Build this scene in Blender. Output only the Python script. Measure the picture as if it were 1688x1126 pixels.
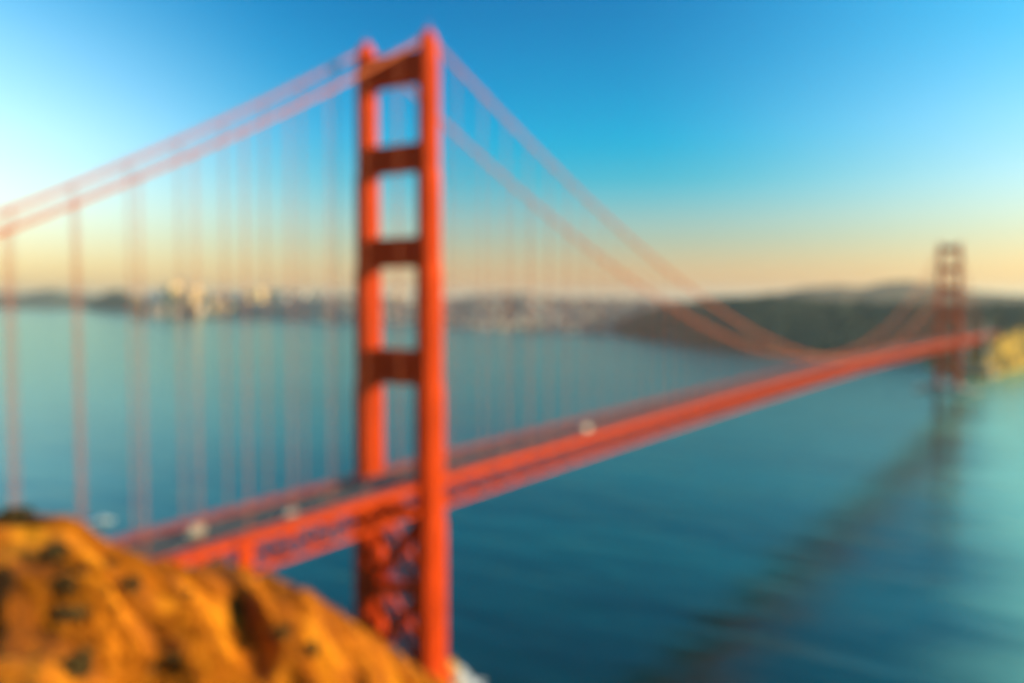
import bpy, math, random
import numpy as np
from mathutils import Vector, Matrix

random.seed(7)
rng = np.random.default_rng(7)
R = math.radians
sc = bpy.context.scene
for o in list(bpy.data.objects):
    bpy.data.objects.remove(o)

# ----------------------------------------------------------------------------- camera
# world axes: x runs south along the bridge from the near tower, y runs east, z up, metres above the water
PW, PH, FPX = 1688.0, 1126.0, 1469.4
CAM = Vector((-231.98, -201.2, 140.3))
YAW, PITCH = 0.5876, 0.0467
cd = bpy.data.cameras.new('camera')
cam = bpy.data.objects.new('camera', cd)
sc.collection.objects.link(cam)
sc.camera = cam
FW = Vector((math.cos(YAW) * math.cos(PITCH), math.sin(YAW) * math.cos(PITCH), -math.sin(PITCH)))
RT = Vector((math.sin(YAW), -math.cos(YAW), 0))
UP = RT.cross(FW)
cam.matrix_world = Matrix(((RT.x, UP.x, -FW.x, CAM.x), (RT.y, UP.y, -FW.y, CAM.y), (RT.z, UP.z, -FW.z, CAM.z), (0, 0, 0, 1)))
cd.sensor_width = 36.0
cd.lens = FPX / PW * 36.0
cd.clip_start = 0.2
cd.clip_end = 120000
# the photograph is taken with the focus pulled close to the lens, the whole view lies out of focus
cd.dof.use_dof = True
cd.dof.focus_distance = 1.4
cd.dof.aperture_fstop = 1.15

# ----------------------------------------------------------------------------- sky, sun, exposure
SUN_AZ = YAW - R(95)          # direction towards the sun in the ground plane, right of the view
SUN_EL = R(18)
w = bpy.data.worlds.new('World')
sc.world = w
w.use_nodes = True
nt = w.node_tree
for n in list(nt.nodes):
    nt.nodes.remove(n)


def N(t, kind, **kw):
    n = t.nodes.new(kind)
    for k, v in kw.items():
        setattr(n, k, v)
    return n


out = N(nt, 'ShaderNodeOutputWorld')
bg = N(nt, 'ShaderNodeBackground')
bg.inputs['Strength'].default_value = 0.13
sky = N(nt, 'ShaderNodeTexSky', sky_type='NISHITA')
sky.sun_disc = False
sky.sun_elevation = SUN_EL
sky.sun_rotation = math.pi / 2 - SUN_AZ
sky.altitude = 0
sky.air_density = 1.0
sky.dust_density = 1.0
sky.ozone_density = 2.0
hs = N(nt, 'ShaderNodeHueSaturation')
hs.inputs['Saturation'].default_value = 1.35
nt.links.new(sky.outputs[0], hs.inputs['Color'])
# a polarising filter darkens the blue most at right angles to the sun, less towards the horizon
tc = N(nt, 'ShaderNodeTexCoord')
sx = N(nt, 'ShaderNodeSeparateXYZ')
nt.links.new(tc.outputs['Generated'], sx.inputs[0])


def ramp_node(t, fac, stops):
    r = N(t, 'ShaderNodeValToRGB')
    e = r.color_ramp.elements
    while len(e) < len(stops):
        e.new(.5)
    for k, (p, c) in enumerate(stops):
        e[k].position = p
        e[k].color = (*c, 1)
    t.links.new(fac, r.inputs[0])
    return r.outputs[0]


tint = ramp_node(nt, sx.outputs['Z'], [(0, (.96, .67, .43)), (.03, (.95, .69, .48)), (.065, (.90, .76, .60)), (.12, (.92, .93, .84)), (.18, (.78, 1, .97)), (.26, (.40, 1.0, .96)), (.34, (.18, 1, .98))])
polk = ramp_node(nt, sx.outputs['Z'], [(0, (.05, .18, .05)), (.03, (.16, .22, .10)), (.09, (.52, .32, .22)), (.13, (.85, .36, .26)), (.17, (1, .37, .26)), (.26, (1, .46, .31)), (.32, (1, .52, .37))])
dt = N(nt, 'ShaderNodeVectorMath', operation='DOT_PRODUCT')
nt.links.new(tc.outputs['Generated'], dt.inputs[0])
dt.inputs[1].default_value = (math.cos(SUN_AZ) * math.cos(SUN_EL), math.sin(SUN_AZ) * math.cos(SUN_EL), math.sin(SUN_EL))
ab = N(nt, 'ShaderNodeMath', operation='ABSOLUTE')
nt.links.new(dt.outputs['Value'], ab.inputs[0])
pw = N(nt, 'ShaderNodeMapRange', interpolation_type='SMOOTHSTEP')
pw.inputs['From Min'].default_value = .08
pw.inputs['From Max'].default_value = .56
pw.inputs['To Min'].default_value = 1
pw.inputs['To Max'].default_value = 0
nt.links.new(ab.outputs[0], pw.inputs['Value'])


def vmath(op, a, b):
    n = N(nt, 'ShaderNodeVectorMath', operation=op)
    for i, v in enumerate((a, b)):
        if isinstance(v, tuple):
            n.inputs[i].default_value = v
        else:
            nt.links.new(v, n.inputs[i])
    return n.outputs[0]


kk = vmath('MULTIPLY', polk, pw.outputs[0])
fac = vmath('SUBTRACT', (1, 1, 1), kk)
col = vmath('MULTIPLY', hs.outputs[0], tint)
col = vmath('MULTIPLY', col, fac)
# a thin bright veil of high cloud over the side away from the sun
ng = N(nt, 'ShaderNodeMath', operation='MULTIPLY')
ng.inputs[1].default_value = -1
nt.links.new(dt.outputs['Value'], ng.inputs[0])
vm = N(nt, 'ShaderNodeMapRange', interpolation_type='SMOOTHSTEP')
vm.inputs['From Min'].default_value = .2
vm.inputs['From Max'].default_value = .66
nt.links.new(ng.outputs[0], vm.inputs['Value'])
vz = ramp_node(nt, sx.outputs['Z'], [(0, (0, 0, 0)), (.04, (.35, .22, .10)), (.10, (.80, .70, .55)), (.16, (.95, .78, .60)), (.25, (.62, .52, .36)), (.33, (.12, .14, .10)), (.5, (.1, .1, .1))])
veil = vmath('MULTIPLY', vz, vm.outputs[0])
veil = vmath('MULTIPLY', veil, (2.0, 2.1, 2.1))
col = vmath('ADD', col, veil)
nt.links.new(col, bg.inputs['Color'])
nt.links.new(bg.outputs[0], out.inputs['Surface'])

sd = bpy.data.lights.new('sun', 'SUN')
sd.energy = 3.7
sd.angle = R(0.6)
sd.color = (1.0, 0.76, 0.47)
sun = bpy.data.objects.new('sun', sd)
sc.collection.objects.link(sun)
sdir = Vector((math.cos(SUN_AZ) * math.cos(SUN_EL), math.sin(SUN_AZ) * math.cos(SUN_EL), math.sin(SUN_EL)))
sun.rotation_euler = sdir.to_track_quat('Z', 'Y').to_euler()
sun.location = (0, 0, 400)

sc.view_settings.view_transform = 'Standard'
sc.view_settings.look = 'None'
sc.view_settings.gamma = 1.0
sc.view_settings.use_curve_mapping = False
sc.view_settings.exposure = 1.0
sc.render.engine = 'CYCLES'
sc.cycles.use_denoising = True
sc.cycles.max_bounces = 6
sc.cycles.volume_bounces = 1
sc.cycles.sample_clamp_indirect = 6
C = sc.collection


# ----------------------------------------------------------------------------- helpers
def ray(x, y):
    return (FW * FPX + RT * (x - PW / 2) + UP * (PH / 2 - y)).normalized()


def on_level(x, y, z=0.0):
    d = ray(x, y)
    return CAM + d * ((z - CAM.z) / d.z)


def at_range(x, y, rr):
    """point on the ray of a pixel at horizontal distance rr"""
    d = ray(x, y)
    return CAM + d * (rr / math.hypot(d.x, d.y))


def tag(o, label=None, cat=None, group=None, kind=None):
    for k, v in (('label', label), ('category', cat), ('group', group), ('kind', kind)):
        if v:
            o[k] = v
    return o


def empty(name, loc=(0, 0, 0), rz=0.0, parent=None):
    o = bpy.data.objects.new(name, None)
    C.objects.link(o)
    o.location = loc
    o.rotation_euler.z = rz
    o.parent = parent
    return o


class MB:
    def __init__(s):
        s.v, s.f = [], []

    def quad(s, pts):
        n = len(s.v)
        s.v += [tuple(p) for p in pts]
        s.f.append(tuple(range(n, n + len(pts))))
        return s

    def hexa(s, b, t):
        """bottom ring and top ring of points (same count, counter-clockwise from above)"""
        n, k = len(s.v), len(b)
        s.v += [tuple(p) for p in b] + [tuple(p) for p in t]
        s.f.append(tuple(reversed(range(n, n + k))))
        s.f.append(tuple(range(n + k, n + 2 * k)))
        for i in range(k):
            j = (i + 1) % k
            s.f.append((n + i, n + j, n + k + j, n + k + i))
        return s

    def box(s, c, d):
        x, y, z = c
        a, b, h = d[0] / 2, d[1] / 2, d[2] / 2
        q = [(x - a, y - b), (x + a, y - b), (x + a, y + b), (x - a, y + b)]
        return s.hexa([(p[0], p[1], z - h) for p in q], [(p[0], p[1], z + h) for p in q])

    def prism(s, poly, z0, z1, k=1.0, c=(0, 0)):
        """vertical prism, the top scaled by k about c"""
        return s.hexa([(p[0], p[1], z0) for p in poly],
                      [(c[0] + (p[0] - c[0]) * k, c[1] + (p[1] - c[1]) * k, z1) for p in poly])

    def beam(s, p, q, wy, wz):
        """box section from p to q"""
        p, q = Vector(p), Vector(q)
        d = (q - p).normalized()
        u = Vector((0, 0, 1)).cross(d)
        if u.length < 1e-4:
            u = Vector((0, 1, 0))
        u.normalize()
        v = d.cross(u)
        o = [(-.5, -.5), (.5, -.5), (.5, .5), (-.5, .5)]
        return s.hexa([p + u * a * wy + v * b * wz for a, b in o], [q + u * a * wy + v * b * wz for a, b in o])

    def tube(s, path, r, k=8):
        n0 = len(s.v)
        m = len(path)
        path = [Vector(p) for p in path]
        for i, p in enumerate(path):
            d = (path[min(i + 1, m - 1)] - path[max(i - 1, 0)]).normalized()
            u = Vector((0, 0, 1)).cross(d)
            if u.length < 1e-4:
                u = Vector((0, 1, 0))
            u.normalize()
            v = d.cross(u)
            rr = r[i] if isinstance(r, (list, tuple)) else r
            for a in range(k):
                t = 2 * math.pi * a / k
                s.v.append(tuple(p + u * (rr * math.cos(t)) + v * (rr * math.sin(t))))
        for i in range(m - 1):
            for a in range(k):
                b = (a + 1) % k
                s.f.append((n0 + i * k + a, n0 + i * k + b, n0 + (i + 1) * k + b, n0 + (i + 1) * k + a))
        s.f.append(tuple(n0 + a for a in reversed(range(k))))
        s.f.append(tuple(n0 + (m - 1) * k + a for a in range(k)))
        return s

    def mesh(s, name, mat=None, smooth=False):
        me = bpy.data.meshes.new(name)
        me.from_pydata(s.v, [], s.f)
        if mat:
            me.materials.append(mat)
        if smooth:
            me.polygons.foreach_set('use_smooth', [True] * len(me.polygons))
        me.update()
        return me

    def build(s, name, mat, parent=None, smooth=False):
        return link(name, s.mesh(name, mat, smooth), parent)


def link(name, me, parent=None, loc=None, rz=None, scale=None):
    o = bpy.data.objects.new(name, me)
    C.objects.link(o)
    o.parent = parent
    if loc is not None:
        o.location = loc
    if rz is not None:
        o.rotation_euler.z = rz
    if scale is not None:
        o.scale = scale
    return o


def grid_mesh(name, P, mat, smooth=True, wrap=False):
    """P: (rows, cols, 3) array"""
    a, b = P.shape[:2]
    idx = np.arange(a * b).reshape(a, b)
    f = np.stack([idx[:-1, :-1], idx[:-1, 1:], idx[1:, 1:], idx[1:, :-1]], -1).reshape(-1, 4)
    if wrap:
        g = np.stack([idx[:-1, -1], idx[:-1, 0], idx[1:, 0], idx[1:, -1]], -1).reshape(-1, 4)
        f = np.concatenate([f, g])
    me = bpy.data.meshes.new(name)
    me.from_pydata(P.reshape(-1, 3).tolist(), [], f.tolist())
    me.materials.append(mat)
    if smooth:
        me.polygons.foreach_set('use_smooth', [True] * len(me.polygons))
    me.update()
    return me


# value noise on numpy arrays
_perm = rng.random((256, 256))


def vnoise(x, y):
    xi, yi = np.floor(x).astype(int), np.floor(y).astype(int)
    fx, fy = x - xi, y - yi
    fx, fy = fx * fx * (3 - 2 * fx), fy * fy * (3 - 2 * fy)
    g = lambda i, j: _perm[i % 256, j % 256]
    return (g(xi, yi) * (1 - fx) + g(xi + 1, yi) * fx) * (1 - fy) + (g(xi, yi + 1) * (1 - fx) + g(xi + 1, yi + 1) * fx) * fy


def fbm(x, y, o=4):
    t, a = 0 * x, 1.0
    for i in range(o):
        t = t + a * (vnoise(x * 2 ** i + 17 * i, y * 2 ** i + 31 * i) - .5)
        a *= .5
    return t


# ----------------------------------------------------------------------------- materials
def mat(name, col, rough=0.6, var=0.0, scale=1.0, bump=0.0, bscale=4.0, spec=0.5, col2=None, metallic=0.0, stretch=None):
    m = bpy.data.materials.new(name)
    m.use_nodes = True
    t = m.node_tree
    b = t.nodes['Principled BSDF']
    b.inputs['Base Color'].default_value = (*col, 1)
    b.inputs['Roughness'].default_value = rough
    b.inputs['Specular IOR Level'].default_value = spec
    b.inputs['Metallic'].default_value = metallic
    geo = N(t, 'ShaderNodeNewGeometry')
    vec = geo.outputs['Position']
    if stretch:
        mp = N(t, 'ShaderNodeMapping')
        mp.inputs['Scale'].default_value = stretch
        t.links.new(vec, mp.inputs['Vector'])
        vec = mp.outputs[0]
    if var or col2:
        nz = N(t, 'ShaderNodeTexNoise')
        nz.inputs['Scale'].default_value = scale
        nz.inputs['Detail'].default_value = 6
        t.links.new(vec, nz.inputs['Vector'])
        rp = N(t, 'ShaderNodeValToRGB')
        rp.color_ramp.elements[0].position = .32
        rp.color_ramp.elements[1].position = .68
        c2 = col2 or tuple(c * (1 + var) for c in col)
        c1 = col if col2 else tuple(c * (1 - var) for c in col)
        rp.color_ramp.elements[0].color = (*c1, 1)
        rp.color_ramp.elements[1].color = (*c2, 1)
        t.links.new(nz.outputs['Fac'], rp.inputs[0])
        t.links.new(rp.outputs[0], b.inputs['Base Color'])
    if bump:
        nb = N(t, 'ShaderNodeTexNoise')
        nb.inputs['Scale'].default_value = bscale
        nb.inputs['Detail'].default_value = 5
        t.links.new(vec, nb.inputs['Vector'])
        bp = N(t, 'ShaderNodeBump')
        bp.inputs['Strength'].default_value = 1
        bp.inputs['Distance'].default_value = bump
        t.links.new(nb.outputs['Fac'], bp.inputs['Height'])
        t.links.new(bp.outputs[0], b.inputs['Normal'])
    return m


ORANGE = (0.47, 0.041, 0.0015)
M = {}
M['steel'] = mat('orange painted steel', ORANGE, .6, .16, .25, .02, 1.5, spec=.06, stretch=(1, 1, .3))
M['cable'] = mat('painted cable', (0.48, 0.10, 0.025), .6, .1, .3, spec=.15)
M['rope'] = mat('painted rope', (0.46, 0.11, 0.04), .6, .1, .3, spec=.15)
M['asphalt'] = mat('asphalt', (0.045, 0.05, 0.055), .85, .2, .2, .005, 8)
M['walk'] = mat('sidewalk concrete', (0.085, 0.075, 0.072), .85, .15, .4)
M['concrete'] = mat('weathered concrete', (0.32, 0.28, 0.23), .85, .25, .12, .05, 1.0)
M['line'] = mat('lane paint', (0.75, 0.72, 0.6), .7)
M['lineY'] = mat('yellow lane paint', (0.75, 0.5, 0.08), .7)
M['soil'] = None


# ground of the near headland: dry grass, bare orange earth and brown scrub
def hill_mat():
    m = bpy.data.materials.new('dry headland grass and earth')
    m.use_nodes = True
    t = m.node_tree
    b = t.nodes['Principled BSDF']
    b.inputs['Roughness'].default_value = .95
    b.inputs['Specular IOR Level'].default_value = .1
    geo = N(t, 'ShaderNodeNewGeometry')
    mp = N(t, 'ShaderNodeMapping')
    mp.vector_type = 'TEXTURE'
    mp.inputs['Rotation'].default_value = (0, 0, R(60))
    mp.inputs['Scale'].default_value = (3.0, .8, 2)
    t.links.new(geo.outputs['Position'], mp.inputs['Vector'])

    def noise(s, d, vec):
        n = N(t, 'ShaderNodeTexNoise')
        n.inputs['Scale'].default_value = s
        n.inputs['Detail'].default_value = d
        t.links.new(vec, n.inputs['Vector'])
        return n.outputs['Fac']

    def ramp(fac, stops):
        r = N(t, 'ShaderNodeValToRGB')
        e = r.color_ramp.elements
        while len(e) < len(stops):
            e.new(.5)
        for k, (p, c) in enumerate(stops):
            e[k].position = p
            e[k].color = (*c, 1)
        t.links.new(fac, r.inputs[0])
        return r.outputs[0]
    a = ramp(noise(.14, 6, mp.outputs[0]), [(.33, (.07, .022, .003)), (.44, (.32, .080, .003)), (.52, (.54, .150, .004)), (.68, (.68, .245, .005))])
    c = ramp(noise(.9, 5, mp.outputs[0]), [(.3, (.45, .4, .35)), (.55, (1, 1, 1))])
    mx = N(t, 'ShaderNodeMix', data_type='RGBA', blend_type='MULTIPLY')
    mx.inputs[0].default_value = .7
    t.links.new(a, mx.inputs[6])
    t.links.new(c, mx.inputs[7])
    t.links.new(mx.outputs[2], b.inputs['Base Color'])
    bp = N(t, 'ShaderNodeBump')
    bp.inputs['Distance'].default_value = .5
    t.links.new(noise(1.4, 6, geo.outputs['Position']), bp.inputs['Height'])
    t.links.new(bp.outputs[0], b.inputs['Normal'])
    return m


M['hill'] = hill_mat()
M['grass'] = mat('dry grass blades', (0.26, 0.075, 0.004), .9, col2=(.50, .165, .007), scale=.22, spec=.1)
M['leaf'] = mat('dark scrub leaves', (0.035, 0.026, 0.008), .8, col2=(.10, .06, .012), scale=.8, spec=.2)
M['stem'] = mat('scrub stems', (0.07, 0.04, 0.02), .9)
M['rock'] = mat('brown rock', (0.11, 0.045, 0.012), .95, .35, .5, .12, 1.2, spec=.05)
M['yrock'] = mat('sunlit ochre rock', (0.42, 0.24, 0.05), .9, .3, .3, .2, .7)
M['foam'] = mat('sea foam', (0.75, 0.78, 0.76), .8, .15, .4)


def water_mat():
    m = bpy.data.materials.new('sea water')
    m.use_nodes = True
    t = m.node_tree
    t.nodes.remove(t.nodes['Principled BSDF'])
    dif = N(t, 'ShaderNodeBsdfDiffuse')
    gls = N(t, 'ShaderNodeBsdfGlossy')
    gls.inputs['Roughness'].default_value = .14
    gls.inputs['Color'].default_value = (.55, .79, .75, 1)
    fr = N(t, 'ShaderNodeFresnel')
    fr.inputs['IOR'].default_value = 1.75
    mxs = N(t, 'ShaderNodeMixShader')
    t.links.new(fr.outputs[0], mxs.inputs[0])
    t.links.new(dif.outputs[0], mxs.inputs[1])
    t.links.new(gls.outputs[0], mxs.inputs[2])
    t.links.new(mxs.outputs[0], t.nodes['Material Output'].inputs['Surface'])
    geo = N(t, 'ShaderNodeNewGeometry')

    def noise(s, d, rot, sca, dist=0.0):
        mp = N(t, 'ShaderNodeMapping')
        mp.inputs['Rotation'].default_value = (0, 0, rot)
        mp.inputs['Scale'].default_value = sca
        t.links.new(geo.outputs['Position'], mp.inputs['Vector'])
        n = N(t, 'ShaderNodeTexNoise')
        n.inputs['Scale'].default_value = s
        n.inputs['Detail'].default_value = d
        n.inputs['Distortion'].default_value = dist
        t.links.new(mp.outputs[0], n.inputs['Vector'])
        return n.outputs['Fac']
    # silt and depth tint the water in long patches
    r = N(t, 'ShaderNodeValToRGB')
    e = r.color_ramp.elements
    e[0].position, e[0].color = .35, (.0006, .020, .017, 1)
    e[1].position, e[1].color = .65, (.002, .074, .070, 1)
    t.links.new(noise(.006, 4, R(35), (1, .35, 1)), r.inputs[0])
    # reflected sky glow on the ocean side, painted into the colour in torn streaks
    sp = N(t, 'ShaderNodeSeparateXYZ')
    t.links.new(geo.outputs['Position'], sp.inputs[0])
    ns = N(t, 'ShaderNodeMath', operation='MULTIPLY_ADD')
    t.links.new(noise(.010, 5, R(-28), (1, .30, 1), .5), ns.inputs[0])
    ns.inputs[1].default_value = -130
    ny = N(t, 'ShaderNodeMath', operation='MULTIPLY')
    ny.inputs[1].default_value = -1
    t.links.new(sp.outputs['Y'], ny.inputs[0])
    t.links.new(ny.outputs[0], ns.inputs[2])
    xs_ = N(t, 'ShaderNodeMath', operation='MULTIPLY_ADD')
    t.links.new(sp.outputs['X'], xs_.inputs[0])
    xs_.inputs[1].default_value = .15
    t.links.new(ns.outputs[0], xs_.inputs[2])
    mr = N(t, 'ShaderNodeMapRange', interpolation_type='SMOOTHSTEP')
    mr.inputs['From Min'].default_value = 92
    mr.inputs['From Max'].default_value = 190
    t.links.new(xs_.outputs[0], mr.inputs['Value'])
    glow_mix = N(t, 'ShaderNodeMix', data_type='RGBA')
    glow_mix.inputs[7].default_value = (.24, .56, .38, 1)
    t.links.new(mr.outputs[0], glow_mix.inputs[0])
    t.links.new(r.outputs[0], glow_mix.inputs[6])
    t.links.new(glow_mix.outputs[2], dif.inputs['Color'])
    h1 = noise(.045, 5, R(-28), (1, .30, 1), .4)
    h2 = noise(.28, 3, R(20), (1, .5, 1))
    ad = N(t, 'ShaderNodeMath', operation='MULTIPLY_ADD')
    ad.inputs[1].default_value = .10
    t.links.new(h2, ad.inputs[0])
    t.links.new(h1, ad.inputs[2])
    bp = N(t, 'ShaderNodeBump')
    bp.inputs['Distance'].default_value = 1.6
    t.links.new(ad.outputs[0], bp.inputs['Height'])
    for nd in (dif, gls, fr):
        t.links.new(bp.outputs[0], nd.inputs['Normal'])
    return m


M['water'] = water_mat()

# ----------------------------------------------------------------------------- water
az = np.linspace(2 * math.pi, 0, 145)[:-1]
rr = np.concatenate([[1], np.geomspace(60, 60000, 60)])
P = np.zeros((len(rr), len(az), 3))
P[..., 0] = CAM.x + rr[:, None] * np.cos(az)[None]
P[..., 1] = CAM.y + rr[:, None] * np.sin(az)[None]
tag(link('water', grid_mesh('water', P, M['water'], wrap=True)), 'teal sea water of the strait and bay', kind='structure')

# ----------------------------------------------------------------------------- near headland
SIL = np.array([  # pixel x, pixel y of the crest, horizontal distance of the crest
    (-3500, 600, 260), (-1500, 700, 170), (-700, 800, 110), (-300, 850, 92), (-60, 856, 88), (0, 857, 88), (60, 857, 90), (100, 861, 92), (135, 876, 95),
    (165, 895, 98), (200, 914, 104), (250, 924, 112), (300, 924, 120), (360, 928, 130), (410, 942, 140), (450, 956, 150),
    (500, 974, 168), (560, 1014, 195), (620, 1052, 230), (660, 1082, 262), (700, 1108, 282), (740, 1128, 288), (800, 1165, 270), (900, 1230, 235),
    (1100, 1400, 180), (1688, 1700, 120), (3400, 2200, 110)], float)
phi_s = np.arctan((SIL[:, 0] - PW / 2) / FPX)
dep_s = []
for x, y, d in SIL:
    v = ray(x, min(y, 1700))
    dep_s.append(-v.z / math.hypot(v.x, v.y))
dep_s = np.array(dep_s)


def sil(phi):
    return np.interp(phi, phi_s, dep_s), np.interp(phi, phi_s, SIL[:, 2])


def headland(phi, r):
    dR, RR = sil(phi)
    u = np.clip(r / RR, 0, 1)
    amp = np.clip(.52 - dR * .35, .18, .5)
    z = 138.2 - r * (dR + amp * (1 - u) ** 1.6) + 2.0 * u
    fall = np.interp(phi, [R(-80), R(-50), R(-30), R(-5), R(40)], [.5, .8, 1.15, 1.0, .7])
    over = np.maximum(r - RR, 0)
    z = z - over * (fall - dR * 0) * np.clip(.35 + over / 25, 0, 1)
    X = CAM.x + r * np.cos(YAW - phi)
    Y = CAM.y + r * np.sin(YAW - phi)
    # ribs and gullies running downhill to the right
    d1 = X * math.cos(R(60)) + Y * math.sin(R(60))
    d2 = -X * math.sin(R(60)) + Y * math.cos(R(60))
    g = fbm(d2 / 8.5 + fbm(d1 / 40, d2 / 40, 2) * 1.6, d1 / 60, 3)
    rid = -np.abs(g) * 2 + .40
    k = np.clip((r - 8) / 50, 0, 1) * np.clip((RR * 1.0 - r) / 30, .25, 1)
    z = z + k * (rid * 5.6 + fbm(X / 8, Y / 8, 4) * 2.2) + np.clip(r / 60, 0, 1) * fbm(X / 3.2, Y / 3.2, 3) * .45
    return X, Y, z


ph = np.concatenate([np.linspace(R(-178), R(-36), 90), np.linspace(R(-35), R(12), 420), np.linspace(R(13), R(178), 90)])
rad = np.concatenate([np.linspace(.5, 25, 20), np.linspace(26, 130, 150), np.linspace(132, 300, 110), np.geomspace(305, 700, 25)])
PHI, RAD = np.meshgrid(ph, rad, indexing='ij')
back = np.abs(PHI) > R(75)
X, Y, Z = headland(PHI, RAD)
bk = np.clip((np.abs(PHI) - R(70)) / R(40), 0, 1)
Zb = 138.2 + RAD * .06 * np.where(PHI < 0, .3, -3.0)
Z = Z * (1 - bk) + Zb * bk
Z = np.where((Z < -6), -6, Z)
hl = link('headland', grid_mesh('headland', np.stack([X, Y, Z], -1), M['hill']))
tag(hl, 'steep orange dry grass headland in the foreground', kind='structure')


def ground_z(x, y):
    dx, dy = x - CAM.x, y - CAM.y
    r = math.hypot(dx, dy)
    p = YAW - math.atan2(dy, dx)
    p = (p + math.pi) % (2 * math.pi) - math.pi
    return float(headland(np.array([p]), np.array([r]))[2][0])


# ----------------------------------------------------------------------------- the bridge
HALF = 13.7
SPAN, SIDE, PANEL = 1280.0, 343.0, 1280.0 / 84
ZT, ZM, ZCM, ZTOP = 78.9, 83.5, 87.3, 226.6


def zroad(s):
    if s < 0:
        return ZT + .0226 * s
    if s > SPAN:
        return ZT - .012 * (s - SPAN)
    return ZM - (ZM - ZT) * ((s - 640) / 640) ** 2


def zcable(s):
    if s < 0:
        return ZTOP + (ZTOP - 83.5) * s / SIDE - 15.7 * 4 * (-s / SIDE) * (1 + s / SIDE)
    if s > SPAN:
        q = (s - SPAN) / SIDE
        return ZTOP - (ZTOP - 83.5) * q - 15.7 * 4 * q * (1 - q)
    return ZCM + (ZTOP - ZCM) * ((s - 640) / 640) ** 2


bridge = empty('suspension_bridge', (0, 0, 0))
tag(bridge, 'orange red suspension bridge with two towers crossing the strait', 'bridge')


# stepped plan of a leg: four corners notched twice
def leg_plan(lx, ty, cx=0, cy=0):
    a, b = lx / 2, ty / 2
    n1, n2 = lx * .11, ty * .13
    q = [(a - 2 * n1, b), (a - 2 * n1, b - n2 * .55), (a - n1, b - n2 * .55), (a - n1, b - n2 * 1.3), (a, b - n2 * 1.3)]
    one = q
    poly = []
    quad2 = [(x, y) for x, y in reversed(q)]            # from +x side up to +y side
    poly += quad2
    poly += [(-x, y) for x, y in q]
    poly += [(-x, -y) for x, y in quad2]
    poly += [(x, -y) for x, y in q]
    return [(cx + x, cy + y) for x, y in poly]


SECT = [  # z bottom, z top, length along bridge, width across
    (13.0, 66.0, 11.4, 7.2), (66.0, 111.6, 10.4, 6.6), (111.6, 151.4, 9.3, 6.0), (151.4, 183.2, 8.4, 5.4), (183.2, 221.8, 7.5, 4.9)]
STRUT = [(111.6, 123.5), (151.4, 161.3), (183.2, 192.4), (212.5, 222.6)]


def leg_mesh():
    m = MB()
    m.prism(leg_plan(14.6, 10.0), 9.0, 13.0)
    m.prism(leg_plan(13.4, 9.0), 13.0, 19.0, .87)
    for i, (z0, z1, lx, ty) in enumerate(SECT):
        z0 = max(z0, 18.6)
        m.prism(leg_plan(lx, ty), z0, z1 - 1.6)
        m.prism(leg_plan(lx * .965, ty * .965), z1 - 1.6, z1)       # stepped shoulder below the next length
        # raised fluting on the broad faces
        for k in (-1, 0, 1):
            for sy in (-1, 1):
                m.box((k * lx * .15, sy * (ty / 2 + .06), (z0 + z1) / 2 - 1), (lx * .085, .2, z1 - z0 - 4))
        for k in (-.5, .5):
            for sx in (-1, 1):
                m.box((sx * (lx / 2 + .06), k * ty * .3, (z0 + z1) / 2 - 1), (.2, ty * .13, z1 - z0 - 4))
        # plate seams round the leg
        zz = z0 + 5
        while zz < z1 - 4:
            m.prism(leg_plan(lx + .10, ty + .10), zz, zz + .28)
            zz += 5.5
    return m.mesh('leg', M['steel'])


def cap_mesh():
    m = MB()
    m.prism(leg_plan(7.0, 4.5), 221.8, 224.6)
    m.prism(leg_plan(6.2, 3.9), 224.6, 226.6)
    m.prism(leg_plan(5.0, 3.0), 226.6, 228.6, .7)
    m.tube([(0, 0, 228.4), (0, 0, 231.2)], .22, 6)
    return m.mesh('saddle_cap', M['steel'])


def strut_mesh(z0, z1, th, leg_t):
    m = MB()
    h = z1 - z0
    L = 2 * (HALF - leg_t / 2) + .8
    m.box((0, 0, (z0 + z1) / 2), (th, L, h))
    for sx in (-1, 1):
        # cornice bands and a recessed field of vertical ribs
        m.box((sx * (th / 2 + .18), 0, z1 - .6), (.42, L - .1, 1.0))
        m.box((sx * (th / 2 + .18), 0, z0 + .6), (.42, L - .1, 1.0))
        nr = 15
        for i in range(nr):
            y = (i - (nr - 1) / 2) * (L - 1.6) / nr
            m.box((sx * (th / 2 + .12), y, (z0 + z1) / 2), (.3, (L / nr) * .42, h - 2.4 - abs(i - 7) * .12))
    # stepped brackets under and over the ends
    for sy in (-1, 1):
        for k in range(3):
            m.box((0, sy * (L / 2 - .5 - k * .55), z0 - .45 - (2 - k) * .7 + .15), (th * .8 - .1 * k, 1.1, .75 + .02 * k))
    return m.mesh('strut', M['steel'])


leg_me, cap_me = leg_mesh(), cap_mesh()
strut_me = [strut_mesh(z0, z1, 5.4 - i * .45, SECT[i + 1][3]) for i, (z0, z1) in enumerate(STRUT)]
brace_me = []
for (z0, z1) in ((16.5, 40.2), (41.6, 66.0)):
    for sg in (-1, 1):
        m = MB()
        yi = HALF - 3.2
        for dx in (-3.2, 3.2):
            m.beam((dx + sg * .02, -sg * yi, z0), (dx + sg * .02, sg * yi, z1), 1.7, 1.9)
        nl = 9
        for i in range(1, nl):                              # lacing between the two faces of the brace
            t = i / nl
            y, z = -sg * yi + 2 * sg * yi * t, z0 + (z1 - z0) * t
            m.beam((-2.9, y, z), (2.9, y, z), .35, .35)
        brace_me.append(m.mesh('diagonal_brace', M['steel']))
hb = MB()
for z in (40.9,):
    hb.box((0, 0, z), (7.2, 2 * (HALF - 3.4), 2.6))
hb_me = hb.mesh('cross_girder', M['steel'])
hb2 = MB().box((0, 0, 67.5), (7.8, 2 * (HALF - 3.2), 3.6))
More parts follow.
